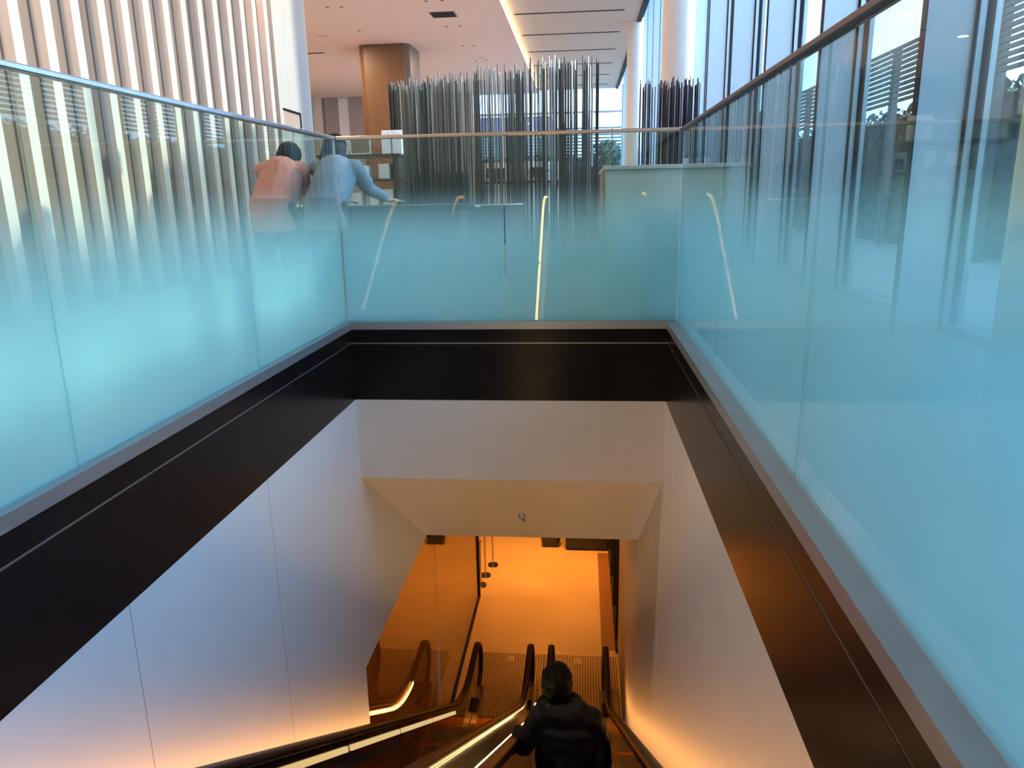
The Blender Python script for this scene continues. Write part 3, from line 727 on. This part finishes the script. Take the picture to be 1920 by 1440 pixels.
def head(b, c, fwd, upv, sc=1.0):
    """skull, jaw, nose, ears, brow; c = skull centre"""
    f = Vector(fwd).normalized(); u = Vector(upv); u = (u-f*u.dot(f)).normalized(); r = f.cross(u)
    rot = Matrix((r, f, u)).transposed(); c = Vector(c)
    P = lambda x, y, z: c+rot @ Vector((x*sc, y*sc, z*sc))
    b.ell(P(0, -.01, .02), (.076*sc, .095*sc, .098*sc), rot); b.ell(P(0, .035, -.06), (.058*sc, .060*sc, .068*sc), rot); b.ell(P(0, .065, -.105), (.028*sc, .025*sc, .022*sc), rot)
    b.cap(P(0, .088, .0), P(0, .106, -.040), .009*sc, .014*sc)
    for s in (-1, 1):
        b.ell(P(s*.079, -.005, -.015), (.010*sc, .020*sc, .032*sc), rot); b.ell(P(s*.033, .082, .012), (.018*sc, .010*sc, .008*sc), rot)
    b.ell(P(0, .090, -.070), (.024*sc, .010*sc, .008*sc), rot)
    return P, rot
def eyes(P, parent):
    for s in (-1, 1):
        e = MB().ell(P(s*.032, .086, -.008), (.011, .009, .007)); obj('eye', e, M_SIGNW, parent)

# -- man riding down the right escalator
MX, MY, MZ = -.095, 4.28, -3.80
man = thing('person', 'person in a glossy black puffer jacket riding down the escalator, seen from behind', 'person', (MX, MY, MZ))
def W(x, y, z): return (MX+x, MY+y, MZ+z)
b = MB()
P_, rot_ = head(b, W(-.06, .10, 1.545), (-.05, 1, -.28), (0, .28, 1), 1.0)
b.cap(W(-.04, .05, 1.33), W(-.055, .085, 1.47), .062, .056)
b.ell(W(0, .0, 1.16), (.19, .12, .24)); b.ell(W(0, .0, .92), (.17, .12, .16)); b.ell(W(0, .02, 1.32), (.17, .09, .10))
limb(b, [(W(-.10, 0, .88), .088), (W(-.11, .03, .48), .060), (W(-.11, -.02, .09), .042)]); limb(b, [(W(.10, 0, .88), .088), (W(.11, .05, .48), .060), (W(.11, .0, .09), .042)])
limb(b, [(W(-.19, .0, 1.33), .055), (W(-.275, -.08, 1.165), .044), (W(-.325, .09, 1.165), .032)])
limb(b, [(W(.19, .0, 1.33), .055), (W(.235, -.01, 1.04), .044), (W(.22, .14, .82), .032)])
hand(b, W(-.330, .10, 1.152), (0, 1, -.62), (0, -.5, -1), 1, .22); hand(b, W(.22, .145, .81), (0, .35, -1), (-1, 0, 0), -1, .5)
for s in (-1, 1): b.ell(W(s*.11, .06, .05), (.045, .12, .045))
man_body = fused('body', b, M_SKIN, man, .007, 2)
eyes(P_, man)
# jacket: stacked quilted rolls, sleeves, stand-up collar
b = MB()
for k, (z, rx, ry) in enumerate(((1.36, .185, .125), (1.27, .215, .150), (1.165, .220, .160), (1.05, .212, .158), (.94, .205, .155), (.83, .205, .158), (.73, .20, .150))):
    b.ell(W(0, -.005+(.02 if k == 0 else 0), z), (rx, ry, .092), nu=24, nv=12)
b.ell(W(0, -.005, 1.06), (.210, .158, .40), nu=24, nv=14); b.cap(W(-.165, .0, 1.335), W(.165, .0, 1.335), .088, .088); b.cap(W(-.10, .0, 1.385), W(.08, .0, 1.385), .085, .085)
for s, pts in ((-1, [(-.18, .0, 1.335), (-.235, -.04, 1.24), (-.275, -.075, 1.17), (-.305, .0, 1.17), (-.322, .06, 1.17)]), (1, [(.18, .0, 1.335), (.222, -.005, 1.19), (.24, -.01, 1.04), (.235, .07, .93), (.224, .125, .84)])):
    for (p, q) in zip(pts[:-1], pts[1:]):
        r_ = .052 if (s == -1 and p[2] < 1.2) else .070
        b.cap(W(*p), W(*q), r_, r_-.004)
        c_ = [(p[i]+q[i])/2 for i in range(3)]; b.ell(W(*c_), (r_+.005, r_+.003, r_))
for i in range(20):
    a0, a1 = 2*PI*i/20, 2*PI*(i+1)/20
    p = W(-.035+.128*math.cos(a0), .04+.102*math.sin(a0), 1.405+.012*math.sin(a0)); q = W(-.035+.128*math.cos(a1), .04+.102*math.sin(a1), 1.405+.012*math.sin(a1))
    b.cap(p, q, .036, .036)
fused('puffer_jacket', b, M_JACKET, man, .010, 8)
b = MB()
for s in (-1, 1): limb(b, [(W(s*.095, 0, .80), .115), (W(s*.11, .035, .48), .085), (W(s*.11, -.01, .10), .070)])
b.ell(W(0, 0, .83), (.19, .13, .13)); fused('trousers', b, M_TROUSER, man, .012, 3)
for s in (-1, 1):
    b = MB().ell(W(s*.11, .07, .05), (.052, .145, .058)); b.box(MX+s*.11-.045, MX+s*.11+.045, MY-.06, MY+.20, MZ+.0, MZ+.03); fused('shoe', b, M_SHOE, man, .01, 3)
b = MB(); H = lambda x, y, z: P_(x, y, z)
b.ell(H(0, -.022, .030), (.100, .115, .108), rot_); b.ell(H(0, -.055, -.035), (.092, .076, .090), rot_); b.ell(H(0, -.070, -.085), (.055, .040, .045), rot_)
b.ell(H(-.078, .005, -.02), (.030, .055, .075), rot_); b.ell(H(.078, .005, -.02), (.030, .055, .075), rot_); b.ell(H(0, .06, .075), (.075, .045, .035), rot_)
rnd = random.Random(5)
for k in range(22):
    a = rnd.uniform(-PI, PI); el = rnd.uniform(-.9, .55)
    d = Vector((math.cos(el)*math.cos(a), math.cos(el)*math.sin(a), math.sin(el)))
    if d.y > .5: continue
    p = Vector((d.x*.088, -.022+d.y*.102, .03+d.z*.098)); q = p+Vector((d.x*.016, d.y*.016, -.045))
    b.cap(H(*p), H(*q), .018, .006)
b.cap(H(-.075, .02, -.05), H(-.105, .01, -.085), .018, .005); b.cap(H(.07, -.02, .03), H(.105, -.01, .055), .010, .003)
fused('hair', b, M_HAIR, man, .006, 3)

# -- woman in pale blue shirt leaning over the table
def upper_person(name_label, base, pts, garment, hairmat, long_hair, right_arm, left_arm, headc, fwdv, gname):
    X, Y = base
    t = thing('person', name_label, 'person', (X, Y, 0))
    V = lambda p: (X+p[0], Y+p[1], p[2])
    b = MB(); Pp, rr = head(b, V(headc), fwdv, (0, .3, 1), .97)
    hip, chest, neck = pts
    b.cap(V(neck), V([headc[0]*.8+neck[0]*.2, headc[1]*.7+neck[1]*.3-.01, headc[2]-.07]), .055, .05)
    limb(b, [(V(hip), .13), (V(chest), .13)])
    sR, sL = (chest[0]+.17, chest[1]+.02, chest[2]+.06), (chest[0]-.17, chest[1]+.02, chest[2]+.06)
    limb(b, [(V(sR), .05), (V(right_arm[0]), .040), (V(right_arm[1]), .028)]); limb(b, [(V(sL), .05), (V(left_arm[0]), .040), (V(left_arm[1]), .028)])
    d = Vector(right_arm[1])-Vector(right_arm[0]); hand(b, V(right_arm[1]), (d.x, d.y, min(d.z, 0)*.2), (0, 0, -1), 1, .18, .95)
    d = Vector(left_arm[1])-Vector(left_arm[0]); hand(b, V(left_arm[1]), (d.x, d.y, min(d.z, 0)*.2), (0, 0, -1), -1, .18, .95)
    for s in (-1, 1): limb(b, [(V((hip[0]+s*.09, hip[1], hip[2]-.05)), .085), (V((hip[0]+s*.10, hip[1]+.06, .46)), .058), (V((hip[0]+s*.10, hip[1], .08)), .042)]); b.ell(V((hip[0]+s*.10, hip[1]+.06, .045)), (.042, .11, .045))
    fused('body', b, M_SKIN, t, .008, 2); eyes(Pp, t)
    b = MB(); limb(b, [(V((hip[0], hip[1], hip[2]-.06)), .182), (V(chest), .182), (V((chest[0]*.6+neck[0]*.4, chest[1]*.6+neck[1]*.4, chest[2]*.6+neck[2]*.4)), .13)])
    b.cap(V(sR), V(sL), .075, .075)
    b.cyl(V((hip[0], hip[1]+.01, hip[2]+.02)), V((hip[0], hip[1]-.0, hip[2]-.26)), .182, .186, n=20)
    for A, s0 in ((right_arm, sR), (left_arm, sL)):
        e = Vector(A[0]); w_ = e.lerp(Vector(A[1]), .72)
        limb(b, [(V(s0), .075), (V(A[0]), .060), (V(w_), .046)])
        for u in (.3, .7): c_ = Vector(s0).lerp(e, u); b.ell(V(c_), (.076, .072, .070))
    for i in range(12):
        a0, a1 = 2*PI*i/12, 2*PI*(i+1)/12
        b.cap(V((neck[0]+.075*math.cos(a0), neck[1]+.07*math.sin(a0), neck[2]+.02)), V((neck[0]+.075*math.cos(a1), neck[1]+.07*math.sin(a1), neck[2]+.02)), .022, .022)
    fused(gname, b, garment, t, .010, 3)
    b = MB()
    for s in (-1, 1): limb(b, [(V((hip[0]+s*.085, hip[1], hip[2]-.06)), .11), (V((hip[0]+s*.10, hip[1]+.06, .46)), .078), (V((hip[0]+s*.10, hip[1], .12)), .062)])
    fused('trousers', b, M_TROUSER, t, .014, 3)
    for s in (-1, 1):
        bb = MB().ell(V((hip[0]+s*.10, hip[1]+.07, .052)), (.048, .13, .052)); obj('shoe', bb, M_SHOE, t)
    b = MB(); b.ell(Pp(0, -.02, .03), (.105, .112, .108), rr); b.ell(Pp(0, -.06, -.02), (.096, .07, .09), rr)
    if long_hair:
        for s in (-1, -.5, 0, .5, 1):
            b.cap(Pp(s*.07, -.06+.03*abs(s), -.01), Pp(s*.10, -.085+.05*abs(s), -.20), .046, .036)
        b.ell(Pp(.075, .0, -.03), (.026, .05, .09), rr); b.ell(Pp(-.075, .0, -.03), (.026, .05, .09), rr)
    fused('hair', b, hairmat, t, .008, 1)
    return t
upper_person('person in a pale blue shirt reaching one arm across the dark table', (-2.16, 6.52),
    ((-.03, -.10, .90), (.02, .10, 1.10), (.0, .16, 1.20)), M_DENIM, M_HAIRB, True, ((.27, .24, .98), (.42, .36, .885)), ((-.11, .36, .95), (-.03, .48, .885)), (.0, .20, 1.325), (.1, 1, -.5), 'shirt')
upper_person('person in a salmon pink top bending forward beside the person in blue', (-2.62, 6.40),
    ((.02, -.12, .90), (.04, .10, 1.09), (.06, .17, 1.16)), M_PINK, M_HAIRB, False, ((.13, .32, .93), (.12, .46, .885)), ((-.16, .32, .93), (-.06, .46, .885)), (.07, .24, 1.255), (.1, 1, -.8), 'sweater')

# ------------------------------------------------------------------ outside
struct('ground', MB().box(2.62, 60, -30, 120, -.25, -.05).box(-60, 2.62, 42.2, 120, -.25, -.05), M_PAVE, 'pale paving outside the windows', 'ground')
def louvre_fence(label, x, y0, y1, z0, z1, n, along='y', fx=None):
    t = thing('louvre_fence', label, 'fence', (x, y0, 0) if along == 'y' else (y0, x, 0))
    b = MB()
    th = (z1-z0)/(n-1)*.27
    for k in range(n):
        z = z0+(z1-z0)*k/(n-1)
        b.box(x-.03, x+.03, y0, y1, z-th, z+th) if along == 'y' else b.box(y0, y1, x-.03, x+.03, z-th, z+th)
    obj('slats', b, M_LOUVRE, t)
    k = y0
    while k < y1:
        pb = MB().box(x-.01, x+.10, k, k+.09, -.05, z1+.03) if along == 'y' else MB().box(k, k+.09, x-.01, x+.1, -.05, z1+.03)
        obj('post', pb, M_LOUVRE, t); k += 1.62
louvre_fence('dark louvred fence above the hedge outside the right windows', 5.0, -6, 36, 2.25, 3.05, 11)
louvre_fence('louvred fence outside the far end windows', 47.0, -8, 6, 3.2, 4.7, 9, 'x')
def hedge(label, x0, x1, y0, y1, h, seed, n=9000):
    rnd = random.Random(seed); b = MB().box(x0+.15, x1-.15, y0, y1, -.05, h-.15)
    for i in range(n):
        f = rnd.random()
        y = rnd.uniform(y0, y1); z = rnd.uniform(0, h); x = rnd.uniform(x0, x1)
        if x1-x0 < y1-y0:
            x = x0+.15+rnd.uniform(-.2, .06)
        else: y = y0+rnd.uniform(-.2, .06)
        if f < .2: x = rnd.uniform(x0, x1); y = rnd.uniform(y0, y1); z = h+rnd.uniform(-.18, .0)
        s = rnd.uniform(.05, .10); a = Vector((rnd.uniform(-1, 1), rnd.uniform(-1, 1), rnd.uniform(-1, 1))).normalized(); c = a.orthogonal().normalized(); d = a.cross(c)
        p = Vector((x, y, z)); b.add([p-c*s, p-d*s*.5, p+c*s, p+d*s*.5], [(0, 1, 2, 3)])
    return tag(obj('hedge', b, M_HEDGE), label, 'hedge', kind='stuff')
hedge('dense dark hedge outside the right windows below the louvres', 5.32, 6.1, -5, 34, 2.22, 1)
hedge('dark hedge outside the far end windows', -8, 5, 47.4, 48.3, 3.2, 2, 3500)
bl = thing('far_building', 'dark building standing beyond the far end windows', 'building', (-5, 56, 0))
obj('wall', MB().box(-9.5, -2.3, 56, 64, -.05, 6.3), M_FACADE, bl); obj('parapet', MB().box(-9.6, -2.2, 55.9, 64.1, 6.3, 6.45), M_PLASTIC, bl)
for k in range(4): obj('window', MB().box(-9.0+k*1.7, -7.8+k*1.7, 55.95, 56.02, 3.0, 5.2), M_FARWALL, bl)
def tree(x, y, h, r, seed, label):
    t = thing('tree', label, 'tree', (x, y, -.05)); rnd = random.Random(seed)
    b = MB(); b.cyl((x, y, -.05), (x+.1, y, h*.6), .12, .07, n=10); b.cyl((x+.05, y, h*.4), (x+.6, y+.3, h*.75), .05, .03, n=8); obj('trunk', b, M_BARK, t)
    b = MB()
    for i in range(1300):
        d = Vector((rnd.gauss(0, 1), rnd.gauss(0, 1), rnd.gauss(0, 1))).normalized()*(rnd.random()**.4)
        p = Vector((x+d.x*r, y+d.y*r, h*.72+d.z*h*.36)); s = rnd.uniform(.10, .2)
        a = Vector((rnd.uniform(-1, 1), rnd.uniform(-1, 1), rnd.uniform(-1, 1))).normalized(); c = a.orthogonal().normalized(); e = a.cross(c)
        b.add([p-c*s, p-e*s*.5, p+c*s, p+e*s*.5], [(0, 1, 2, 3)])
    o = obj('crown', b, M_HEDGE, t); o['kind'] = 'stuff'
tree(1.4, 45.0, 3.6, 1.2, 1, 'small tree outside the far end windows beside the round column')
tree(-2.4, 45.2, 3.0, 1.3, 2, 'small tree outside the far end windows behind the kiosk')
